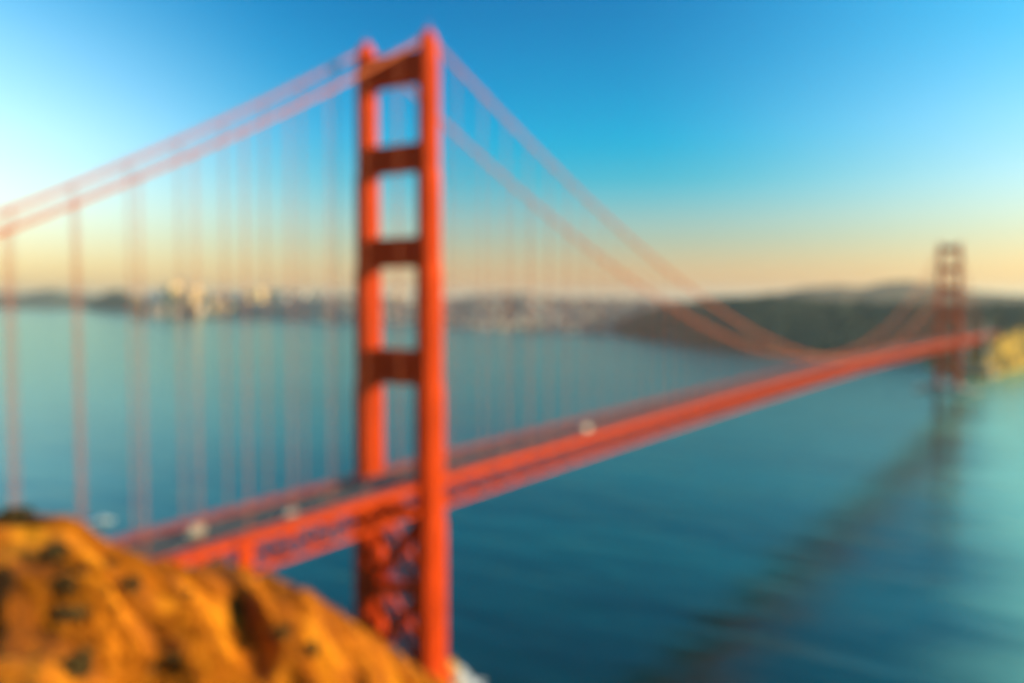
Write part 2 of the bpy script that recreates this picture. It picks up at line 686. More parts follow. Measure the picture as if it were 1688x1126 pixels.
hb2_me = hb2.mesh('cross_girder', M['steel'])


def pier_mesh(far):
    m = MB()
    n = 28
    def ell(a, b):
        return [(a * math.cos(2 * math.pi * i / n), b * math.sin(2 * math.pi * i / n)) for i in range(n)]
    if far:
        m.prism(ell(15, 30), -8, 4.0)
        m.prism(ell(13, 26), 4.0, 9.0, .95)
        # the oval fender ring round the pier
        o, i_ = ell(27, 47), ell(24, 44)
        for k in range(n):
            j = (k + 1) % n
            m.hexa([(*o[k], -8), (*o[j], -8), (*i_[j], -8), (*i_[k], -8)], [(*o[k], 4.6), (*o[j], 4.6), (*i_[j], 4.6), (*i_[k], 4.6)])
    else:
        m.prism([(-14, -24), (14, -24), (14, 24), (-14, 24)], -8, 6.0, .96)
        m.prism([(-11, -21), (11, -21), (11, 21), (-11, 21)], 6.0, 9.0, .95)
    return m.mesh('pier', M['concrete'])


for s0, name in ((0.0, 'near'), (SPAN, 'far')):
    tw = empty('tower', (s0, 0, 0), 0, bridge)
    tag(tw, 'tall near tower with stepped orange red legs above the headland' if name == 'near' else 'far tower of the bridge standing in the water by the opposite shore')
    for sy in (-1, 1):
        link('leg', leg_me, tw, (0, sy * HALF, 0))
        link('saddle_cap', cap_me, tw, (0, sy * HALF, 0))
    for me in strut_me:
        link('strut', me, tw)
    for me in brace_me:
        link('diagonal_brace', me, tw)
    link('cross_girder', hb_me, tw)
    link('cross_girder', hb2_me, tw)
    link('pier', pier_mesh(name == 'far'), tw)

# main cables with hand ropes, swept along both side spans and the main span
S_ALL = list(np.arange(-SIDE, 0, SIDE / 24)) + list(np.linspace(0, SPAN, 97)) + list(np.arange(SPAN + SIDE / 24, SPAN + SIDE + 1, SIDE / 24))
for sy in (-1, 1):
    m = MB()
    m.tube([(s, sy * HALF, zcable(s)) for s in S_ALL], .50, 10)
    c = m.build('main_cable', M['cable'], bridge, True)
    hr = MB()
    for d in (-.55, .55):
        hr.tube([(s, sy * HALF + d, zcable(s) + 1.25) for s in S_ALL], .05, 4)
    k = 0
    for s in S_ALL[::2]:
        for d in (-.55, .55):
            hr.beam((s, sy * HALF + d * .8, zcable(s)), (s, sy * HALF + d, zcable(s) + 1.3), .06, .06)
    hr.build('hand_rope', M['rope'], c)

# suspenders: four ropes each, hung from a cable band
unit = MB()
for dx in (-.34, .34):
    for dy in (-.3, .3):
        unit.tube([(dx, dy, 0), (dx, dy, -1)], .054, 5)
sus_me = unit.mesh('suspender', M['rope'])
band = MB()
band.tube([(-.55, 0, 0), (.55, 0, 0)], .66, 10)
band_me = band.mesh('cable_band', M['cable'])
sus_s = [i * PANEL for i in range(1, 84)] + [-i * PANEL for i in range(1, 22)] + [SPAN + i * PANEL for i in range(1, 22)]
for s in sus_s:
    for sy in (-1, 1):
        L = zcable(s) - zroad(s) + .6
        if L < 1.5:
            continue
        o = link('suspender', sus_me, bridge, (s, sy * HALF, zcable(s)), scale=(1, 1, L))
        sl = math.atan2(zcable(s + .5) - zcable(s - .5), 1)
        bnd = link('cable_band', band_me, bridge, (s, sy * HALF, zcable(s)))
        bnd.rotation_euler = (0, -sl, 0)

# deck
S0, S1 = -SIDE, 1960.0
ss = [S0 + (S1 - S0) * i / 260 for i in range(261)]


def strip(y0, y1, dz0, dz1, s_list=ss):
    """swept rectangular section from y0..y1, dz0..dz1 above the road level"""
    m = MB()
    n = 0
    for s in s_list:
        z = zroad(s)
        m.v += [(s, y0, z + dz0), (s, y1, z + dz0), (s, y1, z + dz1), (s, y0, z + dz1)]
    for i in range(len(s_list) - 1):
        a, b = i * 4, i * 4 + 4
        for k in range(4):
            j = (k + 1) % 4
            m.f.append((a + j, a + k, b + k, b + j))
    m.f.append((0, 1, 2, 3))
    e = (len(s_list) - 1) * 4
    m.f.append((e + 3, e + 2, e + 1, e))
    return m


deck = strip(-9.6, 9.6, -.6, 0).build('roadway', M['asphalt'], bridge)
for sy in (-1, 1):
    a, b = sorted((sy * 9.62, sy * 12.9))
    strip(a, b, -.5, .25).build('sidewalk', M['walk'], deck)
    a, b = sorted((sy * 12.92, sy * 13.7))
    strip(a, b, -1.9, .3).build('edge_girder', M['steel'], deck)
    a, b = sorted((sy * 13.0, sy * 13.6))
    strip(a, b, -9.9, -8.8).build('bottom_chord', M['steel'], deck)
    # railing: top rail, lower rail, posts and close-set pickets
    m = MB()
    for dz, h in ((1.35, .10), (.55, .05)):
        st = strip(sy * 13.3 - .08, sy * 13.3 + .08, dz, dz + h)
        n0 = len(m.v)
        m.v += st.v
        m.f += [tuple(i + n0 for i in f) for f in st.f]
    s = S0
    k = 0
    while s < SPAN + 200:
        z = zroad(s)
        m.box((s, sy * 13.3, z + .85), ((.24, .2, 1.15) if k % 8 == 0 else (.045, .045, 1.0)))
        s += .48
        k += 1
    tag(m.build('railing', M['steel'], deck), kind='stuff')
    # inner kerb rail between road and sidewalk
    strip(sy * 9.75 - .06, sy * 9.75 + .06, .26, .55).build('kerb_rail', M['steel'], deck)

# lane paint
m = MB()
for y in (-6.4, -3.2, 3.2, 6.4):
    s = S0
    while s < S1 - 4:
        m.quad([(s, y - .09, zroad(s) + .005), (s + 3, y - .09, zroad(s + 3) + .005), (s + 3, y + .09, zroad(s + 3) + .005), (s, y + .09, zroad(s) + .005)])
        s += 10
tag(m.build('lane_marking', M['line'], deck), kind='stuff')
strip(-.12, .12, .003, .012).build('centre_line', M['lineY'], deck)

# stiffening truss: one panel (post, diagonals, gusset) per hanger and side; cross frames below the road
pm = MB()
h0, h1, L2 = -1.6, -9.3, PANEL / 2
pm.beam((0, 0, h0), (0, 0, h1), .55, .55)
pm.beam((L2, 0, h0), (L2, 0, h1), .45, .45)
pm.beam((.0, .02, h0), (L2, .02, h1), .55, .6)
pm.beam((L2, -.02, h1), (PANEL, -.02, h0), .55, .6)
for x, z in ((0, h0 - .3), (L2, h1 + .3), (PANEL, h0 - .3)):
    pm.box((x, 0, z), (1.6, .7, 1.2))
panel_me = pm.mesh('truss_panel', M['steel'])
cf = MB()
cf.box((0, 0, -1.5), (.5, 26.2, 1.6))
cf.box((0, 0, -9.35), (.5, 26.2, .7))
cf.beam((0, -13, -9.2), (0, 0, -1.8), .35, .4)
cf.beam((0, 13, -9.2), (0, 0, -1.8), .35, .4)
cf.beam((0, -13, -9.35), (PANEL, 13, -9.35), .4, .4)
cf.beam((0, 13, -9.4), (PANEL, -13, -9.4), .4, .4)
cross_me = cf.mesh('cross_frame', M['steel'])
i0, i1 = -22, 84 + 22
for i in range(i0, i1):
    s = i * PANEL
    sl = math.atan2(zroad(s + PANEL) - zroad(s), PANEL)
    for sy in (-1, 1):
        o = link('truss_panel', panel_me, deck, (s, sy * 13.3, zroad(s)))
        o.rotation_euler = (0, -sl, 0)
    o = link('cross_frame', cross_me, deck, (s, 0, zroad(s)))
    o.rotation_euler = (0, -sl, 0)

# concrete pylons where the side spans end
for s0 in (-SIDE - 6, SPAN + SIDE + 6):
    for sy in (-1, 1):
        m = MB()
        c = (s0, sy * 17.2)
        m.prism([(s0 - 6, c[1] - 3.4), (s0 + 6, c[1] - 3.4), (s0 + 6, c[1] + 3.4), (s0 - 6, c[1] + 3.4)], -4, 70, .96, c)
        m.prism([(s0 - 5, c[1] - 2.8), (s0 + 5, c[1] - 2.8), (s0 + 5, c[1] + 2.8), (s0 - 5, c[1] + 2.8)], 70, 94, .94, c)
        m.prism([(s0 - 4, c[1] - 2.2), (s0 + 4, c[1] - 2.2), (s0 + 4, c[1] + 2.2), (s0 - 4, c[1] + 2.2)], 94, 98, .8, c)
        m.build('pylon', M['concrete'], bridge)
# arch ribs beyond the far side span
for sy in (-1, 1):
    m = MB()
    pts = [(SPAN + SIDE + 14 + 97 * t, sy * 12.0, 22 + 42 * (1 - (2 * t - 1) ** 2)) for t in np.linspace(0, 1, 15)]
    for p, q in zip(pts[:-1], pts[1:]):
        m.beam(p, q, 1.4, 3.2)
    for p in pts[1:-1]:
        m.beam(p, (p[0], p[1], zroad(p[0]) - 1.5), .8, .8)
    m.build('arch_rib', M['steel'], bridge)

# inspection platform hung on the outside of the truss near the headland
pf_s = -78.0
pf = empty('inspection_platform', (pf_s, -14.3, zroad(pf_s)))
tag(pf, 'bright orange boxed work platform hung under the deck beside the headland', 'platform')
m = MB()
m.box((0, -.55, -5.4), (4.6, .1, 7.0))
for x in (-2.3, 0, 2.3):
    m.box((x, -.65, -5.4), (.2, .14, 7.2))
m.build('side_panel', M['steel'], pf)
MB().box((0, .0, -9.1), (4.8, 1.3, .25)).build('floor', M['steel'], pf)
for x in (-2.2, 2.2):
    MB().beam((x, 0, -9.0), (x, 0, .9), .22, .22).build('hanger', M['steel'], pf)
MB().box((0, -.5, -1.2), (4.8, .14, .14)).build('rail', M['steel'], pf)

# ----------------------------------------------------------------------------- far shore
M['farhill'] = mat('far hazy hills', (0.055, 0.075, 0.05), .95, col2=(.12, .11, .06), scale=.0016, spec=.05)
M['wood'] = mat('dark wooded hills', (0.04, 0.055, 0.028), .95, col2=(.08, .085, .045), scale=.008, bump=9, bscale=.02, spec=.05)
M['town'] = mat('town slopes', (0.10, 0.085, 0.07), .95, col2=(.19, .16, .13), scale=.006, spec=.05)
M['bluff'] = mat('ochre bluff', (0.10, 0.075, 0.025), .95, col2=(.46, .27, .04), scale=.02, bump=4, bscale=.04, spec=.05)
M['peaks'] = mat('bare brown peaks', (0.15, 0.11, 0.075), .95, col2=(.22, .16, .10), scale=.003, spec=.05)


def land(name, xs, shore, crest, m_, label, nx=220, nr=26, seed=0, rough=.10, depth=1.0):
    """a slope that rises from a shore line (pixel y on the water or distance) to a crest (pixel y, distance) and drops behind it"""
    xv = np.linspace(xs[0], xs[1], nx)
    sy_ = np.interp(xv, [a for a, b in shore], [b for a, b in shore])
    cy_ = np.interp(xv, [a for a, b, c in crest], [b for a, b, c in crest])
    cr_ = np.interp(xv, [a for a, b, c in crest], [c for a, b, c in crest])
    G = np.zeros((nx, nr + 6, 3))
    for i, x in enumerate(xv):
        a = on_level(x, sy_[i], 0)
        r0 = math.hypot(a.x - CAM.x, a.y - CAM.y)
        r1 = max(cr_[i], r0 * 1.04)
        top = at_range(x, cy_[i], r1)
        dx, dy = (a.x - CAM.x) / r0, (a.y - CAM.y) / r0
        for j in range(nr + 6):
            t = j / (nr - 1)
            r = r0 + (r1 - r0) * t
            if t <= 1:
                z = -1.5 + (top.z + 1.5) * (t * t * (3 - 2 * t)) ** .8
            else:
                z = top.z * max(0, 1 - (t - 1) * 4.5)
            G[i, j] = (CAM.x + dx * r, CAM.y + dy * r, z)
    X, Y = G[..., 0], G[..., 1]
    sc_ = (G[..., 2].max()) * 2.2 + 60
    env = np.clip(G[..., 2] / (G[..., 2].max() + 1), 0, 1)
    G[..., 2] += env * G[..., 2].max() * rough * fbm(X / sc_ + seed, Y / sc_, 5)
    G[:, -1, 2] = -8
    o = link(name, grid_mesh(name, G, m_))
    tag(o, label, kind='structure')
    return G


G_east = land('far_hills', (-900, 640), [(-900, 510), (640, 510)],
              [(-900, 470, 19000), (-300, 474, 19000), (0, 484, 18000), (40, 486, 18000), (85, 478, 18000), (120, 484, 18000), (200, 490, 18000), (330, 486, 19000), (460, 480, 19000), (560, 486, 19000), (640, 492, 19000)],
              M['farhill'], 'pale blue grey hills beyond the bay at the far left', rough=.12, seed=3)
G_isl = land('wooded_hill', (140, 232), [(140, 512.5), (232, 514)],
             [(140, 506, 9600), (160, 492, 9600), (178, 483, 9600), (195, 480, 9600), (212, 485, 9600), (232, 500, 9600)], M['wood'],
             'dark wooded hill by the water left of the city towers', nx=60, rough=.08, seed=5)
G_city = land('city_slopes', (205, 1130), [(205, 516), (260, 519), (310, 522), (400, 522), (480, 526), (560, 529), (660, 534), (740, 539), (800, 543), (900, 546), (1000, 551), (1070, 558), (1130, 568)],
              [(205, 508, 8400), (260, 503, 8300), (400, 500, 8000), (470, 497, 7600), (540, 490, 7200), (600, 492, 7000), (740, 494, 6600), (800, 489, 6200), (870, 485, 6000), (930, 492, 5800), (1000, 494, 5400), (1060, 497, 5000), (1130, 500, 4600)],
              M['town'], 'city covered slopes rising from the far waterfront', nx=420, nr=40, rough=.10, seed=9)
G_peak = land('bare_peaks', (1150, 2300), [(1150, 530), (2300, 530)],
              [(1150, 494, 7600), (1230, 487, 7600), (1290, 482, 7600), (1330, 474, 7600), (1385, 471, 7600), (1420, 474, 7600), (1460, 466, 7700), (1500, 464, 7700), (1540, 470, 7700), (1600, 480, 7700), (1688, 486, 7700), (2300, 480, 8000)],
              M['peaks'], 'pale brown bare peaks on the skyline left of the far tower', rough=.06, seed=12)
G_pres = land('wooded_shore', (930, 2300), [(930, 547.5), (1000, 551.5), (1040, 557), (1100, 565), (1180, 577), (1260, 586), (1340, 591), (1450, 592), (1560, 594), (1700, 590), (2300, 570)],
              [(930, 547, 4200), (990, 543, 4150), (1030, 530, 4000), (1070, 514, 3950), (1110, 504, 3900), (1150, 500, 3700), (1250, 497, 3500), (1330, 500, 3400), (1420, 503, 3300), (1500, 506, 3100), (1600, 508, 3000), (1688, 507, 3000), (2300, 500, 3300)],
              M['wood'], 'dark green wooded hills along the opposite shore', nx=340, nr=44, rough=.16, seed=21)
G_bluff = land('ochre_bluff', (1520, 2300), [(1520, 606), (1560, 614), (1585, 626), (1625, 629), (1655, 616), (1690, 606), (1800, 596), (2300, 580)],
               [(1520, 602, 1900), (1560, 596, 1920), (1590, 584, 1960), (1612, 570, 2000), (1640, 553, 2060), (1690, 546, 2150), (1800, 540, 2300), (2300, 520, 2600)],
               M['bluff'], 'sunlit yellow ochre bluff at the shore right of the far tower', nx=160, nr=34, rough=.22, seed=30)

# trees on the wooded hills: far too many to count, they read as one dark canopy
def canopy(name, Gs, count, label, size, seedv):
    rg = np.random.default_rng(seedv)
    V, F = [], []
    oct_ = np.array([(1, 0, 0), (0, 1, 0), (-1, 0, 0), (0, -1, 0), (.5, .5, .9), (-.5, -.4, .95), (.1, -.2, 1.3)], float)
    fc = [(0, 1, 4), (1, 2, 5), (2, 3, 5), (3, 0, 4), (4, 1, 5), (4, 5, 6), (3, 5, 4)]
    nx, nr = Gs.shape[:2]
    for k in range(count):
        i, j = rg.uniform(0, nx - 2), rg.uniform(3, nr - 8)
        a, b = int(i), int(j)
        p = Gs[a, b] * (1 - (j - b)) + Gs[a, b + 1] * (j - b)
        q = Gs[a + 1, b]
        p = p + (q - Gs[a, b]) * (i - a)
        if p[2] < 6:
            continue
        s = size * rg.uniform(.6, 1.5)
        n = len(V)
        V += (oct_ * s * np.array([1, 1, rg.uniform(.7, 1.3)]) * rg.uniform(.8, 1.2, (7, 3)) + p).tolist()
        F += [tuple(n + t for t in f) for f in fc]
    me = bpy.data.meshes.new(name)
    me.from_pydata(V, [], F)
    me.materials.append(M['canopy'])
    me.update()
    tag(link(name, me), label, kind='stuff')


M['canopy'] = mat('tree canopy', (0.07, 0.085, 0.055), .95, col2=(.14, .14, .09), scale=.02, spec=.05)
canopy('tree_canopy', G_pres, 6500, 'dense dark tree canopy on the opposite shore hills', 13, 41)
canopy('bluff_scrub', G_bluff, 500, 'dark scrub scattered over the ochre bluff', 5, 43)
canopy('hill_canopy', G_isl, 260, 'tree canopy on the dark hill left of the city', 22, 42)


def slope_point(Gs, i, j):
    a, b = int(i), int(j)
    fi, fj = i - a, j - b
    return (Gs[a, b] * (1 - fi) + Gs[a + 1, b] * fi) * (1 - fj) + (Gs[a, b + 1] * (1 - fi) + Gs[a + 1, b + 1] * fi) * fj


# small houses of the far town, thousands of them, each less than two pixels
rg = np.random.default_rng(77)
hb_ = {0: MB(), 1: MB(), 2: MB()}
for k in range(3600):
    i, j = rg.uniform(70, 418), rg.uniform(1, 37)
    p = slope_point(G_city, i, j)
    sw, sh = rg.uniform(12, 34), rg.uniform(8, 20)
    hb_[int(rg.integers(0, 3))].box((p[0], p[1], p[2] + sh / 2 - 4), (sw, rg.uniform(12, 34), sh + 8))
M['house0'] = mat('cream house walls', (0.55, 0.45, 0.33), .8, .3, .02)
M['house1'] = mat('grey house walls', (0.30, 0.27, 0.26), .8, .3, .02)
M['house2'] = mat('brown house walls', (0.20, 0.13, 0.10), .8, .3, .02)
for k, nm in enumerate(('cream', 'grey', 'brown')):
    tag(hb_[k].build('far_houses', M['house%d' % k]), 'tiny %s houses scattered over the far city slopes' % nm, kind='stuff')

# downtown towers
M['bl0'] = mat('sandstone facade', (0.70, 0.46, 0.18), .55, .15, .02)
M['bl1'] = mat('white facade', (0.66, 0.60, 0.52), .55, .12, .02)
M['bl2'] = mat('grey facade', (0.30, 0.30, 0.31), .5, .15, .02)
M['bl3'] = mat('brown facade', (0.24, 0.16, 0.12), .5, .15, .02)
M['pane'] = mat('dark window bands', (0.03, 0.045, 0.06), .2)


def tower_block(px, ytop, rng_, wid, style, m_, label, group=None, base=-2.0):
    rng_ += 500 if px < 600 else 0
    wid *= 1.05
    top = at_range(px, ytop, rng_)
    h = top.z - base
    root = empty('tower_block', (top.x, top.y, base), YAW + R(-35) + rg.uniform(-.12, .12))
    tag(root, label, 'building', group)
    m, wn = MB(), MB()
    a = wid / 2
    sq = lambda q: [(-q, -q * .8), (q, -q * .8), (q, q * .8), (-q, q * .8)]
    if style == 'spire':
        m.prism(sq(a), 0, h * .86, .38)
        m.prism(sq(a * .34), h * .86, h, .06)
    elif style == 'setback':
        m.prism(sq(a), 0, h * .62)
        m.prism(sq(a * .78), h * .62, h * .88)
        m.prism(sq(a * .5), h * .88, h)
    elif style == 'dome':
        m.prism(sq(a), 0, h * .8)
        m.prism(sq(a * .95), h * .8, h * .93, .8)
        m.prism(sq(a * .76), h * .93, h, .45)
    else:
        m.prism(sq(a), 0, h * .965)
        m.prism(sq(a * .6), h * .965, h)
    m.build('wall', m_, root)
    # window bands round each storey group, a little proud of the wall
    nb = max(3, int(h / 22))
    for k in range(nb):
        z = h * (.08 + .78 * k / nb)
        q = a
        if style == 'spire':
            q = a * (1 - .62 * z / (h * .86))
        elif style == 'setback' and z > h * .6:
            q = a * .78
        elif style == 'dome' and z > h * .72:
            continue
        if style == 'setback' and h * .56 < z < h * .64:
            continue
        wn.prism(sq(q + .5), z, z + h / nb * .18)
    wn.build('window_band', M['pane'], root)
    return root


G = 'towers of the far downtown skyline'
tower_block(305, 452, 7900, 62, 'spire', M['bl3'], 'dark tapering spire, tallest point of the far city skyline', G)
tower_block(287, 468, 7800, 105, 'slab', M['bl0'], 'broad golden tower just left of the tapering spire', G)
tower_block(322, 472, 7700, 110, 'setback', M['bl0'], 'golden stepped tower just right of the tapering spire', G)
tower_block(268, 478, 7900, 70, 'slab', M['bl1'], 'pale slab tower on the left flank of the golden cluster', G)
tower_block(250, 482, 8000, 74, 'dome', M['bl2'], 'grey round topped tower between the wooded hill and golden cluster', G)
tower_block(228, 486, 8100, 70, 'slab', M['bl0'], 'leftmost sandstone tower of the far downtown', G)
tower_block(349, 483, 7700, 70, 'slab', M['bl3'], 'brown slab tower right of the golden cluster', G)
tower_block(366, 480, 7600, 62, 'setback', M['bl3'], 'dark brown stepped tower, second one right of the golden cluster', G)
tower_block(388, 484, 7600, 66, 'slab', M['bl2'], 'grey slab tower right of the brown stepped tower', G)
tower_block(412, 478, 7500, 46, 'setback', M['bl0'], 'slim sandstone tower standing alone mid skyline', G)
tower_block(430, 476, 7500, 58, 'slab', M['bl0'], 'bright sandstone slab at the right end of downtown', G)
tower_block(470, 486, 7200, 60, 'slab', M['bl2'], 'grey slab on the rise right of downtown', G)
tower_block(500, 482, 7000, 40, 'slab', M['bl1'], 'slim white tower on the hill right of downtown', G)
tower_block(538, 478, 6900, 48, 'setback', M['bl2'], 'grey stepped tower on the hilltop left of the near tower', G)
tower_block(868, 481, 5900, 44, 'slab', M['bl3'], 'brown apartment tower on the ridge right of the near tower', G)
tower_block(812, 485, 6000, 40, 'slab', M['bl2'], 'grey apartment tower on the ridge close right of the near tower', G)
tower_block(655, 482, 6600, 46, 'slab', M['bl0'], 'sandstone tower seen between the legs of the near tower', G)
low_labels = set()
for k in range(90):
    px = float(rg.uniform(225, 560))
    yt = float(rg.uniform(494, 506)) + (px - 300) * .008
    st, mi = ['slab', 'setback', 'slab', 'dome'][k % 4], int(rg.choice([0, 0, 1, 2, 2, 3]))
    lab = 'low %s %s downtown building %s' % (['sandstone', 'white', 'grey', 'brown'][mi], {'slab': 'flat topped', 'setback': 'stepped', 'dome': 'round topped'}[st],
          'left of the spire' if px < 298 else 'just right of the spire' if px < 360 else 'right of the golden cluster' if px < 450 else 'on the rise left of the near tower')
    if lab in low_labels:
        continue
    low_labels.add(lab)
    tower_block(px, yt, float(rg.uniform(7350, 8200)), float(rg.uniform(35, 75)), st, M['bl%d' % mi], lab, 'lower buildings of the far downtown')

# pale buildings in the wooded shore
for px, py, r_, wd, hh, lab in ((1352, 549, 2750, 60, 16, 'pale long building among the dark trees left of the far tower'),
                                (1368, 545, 2850, 34, 13, 'small pale hall behind the long building among the trees')):
    p = at_range(px, py, r_)
    root = empty('long_hall', (p.x, p.y, p.z - 8), YAW + .4)
    tag(root, lab, 'building')
    MB().box((0, 0, hh / 2 + 4), (18, wd, hh + 8)).build('wall', M['bl1'], root)
    m = MB()
    m.hexa([(-10, -wd / 2 - 1, hh + 8), (10, -wd / 2 - 1, hh + 8), (10, wd / 2 + 1, hh + 8), (-10, wd / 2 + 1, hh + 8)],
           [(-.5, -wd / 2 - 1, hh + 14), (.5, -wd / 2 - 1, hh + 14), (.5, wd / 2 + 1, hh + 14), (-.5, wd / 2 + 1, hh + 14)])
    m.build('roof', M['house1'], root)

# low fort on the shore beside the far tower
M['brick'] = mat('weathered fort brick', (0.20, 0.17, 0.13), .9, .25, .1)
p = on_level(1603, 624, 0)
fort = empty('shore_fort', (p.x, p.y, 0), 0)
tag(fort, 'low grey brown fort on the shore at the right foot of the far tower', 'fort')
MB().box((24, 0, 8), (46, 60, 18)).build('wall', M['brick'], fort)
MB().box((24, 0, 17.6), (47.5, 61.5, 1.2)).build('parapet', M['brick'], fort)
for row in range(3):
    for q in range(9):
        MB().box((.9, (q - 4) * 6.2, 4 + row * 4.6), (.3, 1.6, 2.2)).build('window', M['pane'], fort)

# ----------------------------------------------------------------------------- vehicles on the deck
M['glass'] = mat('car glass', (0.02, 0.025, 0.03), .1)
M['tyre'] = mat('tyre rubber', (0.02, 0.02, 0.02), .8)
M['lampw'] = mat('headlight glass', (0.7, 0.7, 0.68), .2)
M['lampr'] = mat('tail light', (0.4, 0.01, 0.01), .3)


def paint(name, col):
    return mat(name, col, .3, .04, 1)


def profile(m, pts, wid, inset=0.0):
    """side outline (x, z) extruded across the vehicle, top points pulled in a little"""
    zmax = max(p[1] for p in pts)
    L_ = [(x, wid / 2 - inset * z / zmax, z) for x, z in pts]
    R_ = [(x, -wid / 2 + inset * z / zmax, z) for x, z in pts]
    n, k = len(m.v), len(pts)
    m.v += L_ + R_
    m.f.append(tuple(range(n, n + k)))
    m.f.append(tuple(reversed(range(n + k, n + 2 * k))))
    for i in range(k):
        j = (i + 1) % k
        m.f.append((n + j, n + i, n + k + i, n + k + j))


def vehicle(kind, s, lane, col, label):
    rz = 0 if lane < 0 else math.pi
    name = {'car': 'car', 'van': 'delivery_van', 'truck': 'box_truck'}[kind]
    root = empty(name, (s, lane, zroad(s) + .005), rz)
    tag(root, label, {'car': 'car', 'van': 'van', 'truck': 'truck'}[kind], 'vehicles crossing the bridge')
    pm_ = paint(name + ' paint', col)
    if kind == 'car':
        L, W_, wr, axles = 4.5, 1.8, .33, (-1.35, 1.35)
        b = MB()
        profile(b, [(-2.2, .35), (2.2, .35), (2.25, .7), (1.3, .88), (.75, .95), (-1.9, .98), (-2.25, .8)], W_)
        body = b.build('body', pm_, root)
        c = MB()
        profile(c, [(.85, .94), (.15, 1.42), (-1.15, 1.45), (-1.95, .96)], W_ * .92, .22)
        c.build('cabin_glass', M['glass'], root)
        r_ = MB()
        profile(r_, [(.12, 1.41), (.10, 1.47), (-1.1, 1.50), (-1.14, 1.44)], W_ * .72)
        r_.build('roof', pm_, root)
        fz, hz = .68, .72
    elif kind == 'van':
        L, W_, wr, axles = 5.6, 2.0, .36, (-1.7, 1.7)
        b = MB()
        profile(b, [(-2.8, .4), (2.7, .4), (2.75, 1.0), (2.1, 1.25), (1.5, 2.2), (1.2, 2.4), (-2.75, 2.4)], W_, .1)
        b.build('body', pm_, root)
        c = MB()
        profile(c, [(2.02, 1.4), (1.52, 2.18), (1.44, 2.14), (1.94, 1.36)], W_ * .8)
        c.build('windscreen', M['glass'], root)
        for sg in (-1, 1):
            MB().box((1.1, sg * (W_ / 2 - .03), 1.65), (.8, .06, .55)).build('side_window', M['glass'], root)
        fz, hz = .85, .9
    else:
        L, W_, wr, axles = 8.6, 2.45, .48, (-2.6, -1.5, 3.0)
        b = MB()
        profile(b, [(2.2, .5), (4.3, .5), (4.3, 1.5), (3.9, 2.7), (2.2, 2.8)], W_ * .96)
        b.build('cab', pm_, root)
        MB().box((-1.15, 0, 2.3), (6.4, W_, 2.9)).build('cargo_box', paint('white cargo box', (.78, .78, .75)), root)
        MB().box((-.4, 0, .72), (7.6, .9, .22)).build('chassis', M['tyre'], root)
        c = MB()
        profile(c, [(4.31, 1.6), (3.95, 2.6), (3.88, 2.58), (4.24, 1.58)], W_ * .8)
        c.build('windscreen', M['glass'], root)
        fz, hz = .8, .9
    for ax in axles:
        for sg in (-1, 1):
            t_ = MB()
            t_.tube([(ax, sg * (W_ / 2 - .24), wr), (ax, sg * (W_ / 2 + .02), wr)], wr, 14)
            wh = t_.build('wheel', M['tyre'], root)
            MB().tube([(ax, sg * (W_ / 2 + .0), wr), (ax, sg * (W_ / 2 + .03), wr)], wr * .55, 10).build('rim', M['lampw'], wh)
    xf = {'car': 2.22, 'van': 2.73, 'truck': 4.3}[kind]
    xr = {'car': -2.24, 'van': -2.79, 'truck': -4.36}[kind]
    for sg in (-1, 1):
        MB().box((xf, sg * W_ * .36, fz), (.08, .34, .16)).build('headlight', M['lampw'], root)
        MB().box((xr, sg * W_ * .40, hz), (.06, .2, .2)).build('tail_light', M['lampr'], root)


vehicle('van', -82, 1.6, (.34, .31, .24), 'cream van on the near part of the deck above the work platform')
vehicle('car', -54, -4.9, (.55, .52, .48), 'pale silver car approaching the near tower from the headland')
vehicle('car', -34, 4.8, (.03, .03, .035), 'black car just left of the near tower')
vehicle('car', 56, -1.6, (.30, .10, .05), 'rust red car just beyond the near tower')
vehicle('van', 124, -4.9, (.75, .70, .58), 'cream van on the main span well right of the near tower')
vehicle('car', 88, 4.8, (.04, .05, .07), 'dark blue car on the far lanes of the main span')
vehicle('car', 210, 1.6, (.05, .05, .05), 'black car farther along the main span')

# small white motor boat on the water beyond the left end of the deck
M['hull'] = mat('white boat hull', (.75, .76, .74), .35, .05, 1)
bp_ = on_level(170, 861, 0)
boat = empty('motor_boat', (bp_.x, bp_.y, 0), YAW - R(80))
tag(boat, 'small white motor boat on the water just above the headland crest', 'boat')
m = MB()
ring0 = [(-5, -1.1), (2.5, -1.1), (5.2, 0), (2.5, 1.1), (-5, 1.1)]
ring1 = [(-5.4, -1.7), (3, -1.7), (6.6, 0), (3, 1.7), (-5.4, 1.7)]
m.hexa([(x, y, -.5) for x, y in ring0], [(x, y, 1.3 + max(0, x) * .09) for x, y in ring1])
m.build('hull', M['hull'], boat)
m = MB().prism([(-2.6, -1.2), (1.8, -1.2), (1.8, 1.2), (-2.6, 1.2)], 1.3, 2.9, .86)
m.build('cabin', M['hull'], boat)
MB().box((-.4, 0, 2.3), (4.2, 2.46, .5)).build('window_band', M['glass'], boat)
m = MB()
for q in range(150):
    t_ = random.uniform(0, 1)
    x, y, a = -4.5 - 26 * t_, random.choice((-1, 1)) * (1 + 3.2 * t_) * random.uniform(.5, 1.05), random.uniform(.3, .8) * (1.1 - .6 * t_)
    m.prism([(x + a * math.cos(i * 1.047) * 1.6, y + a * math.sin(i * 1.047)) for i in range(6)], -.2, .06 + .0008 * q, .7, (x, y))
wk = m.build('boat_wake', M['foam'])
wk.location, wk.rotation_euler.z = boat.location, boat.rotation_euler.z
tag(wk, 'white foam wake trailing behind the small motor boat', kind='stuff')

# ----------------------------------------------------------------------------- growth and rocks on the headland
used_labels = set()


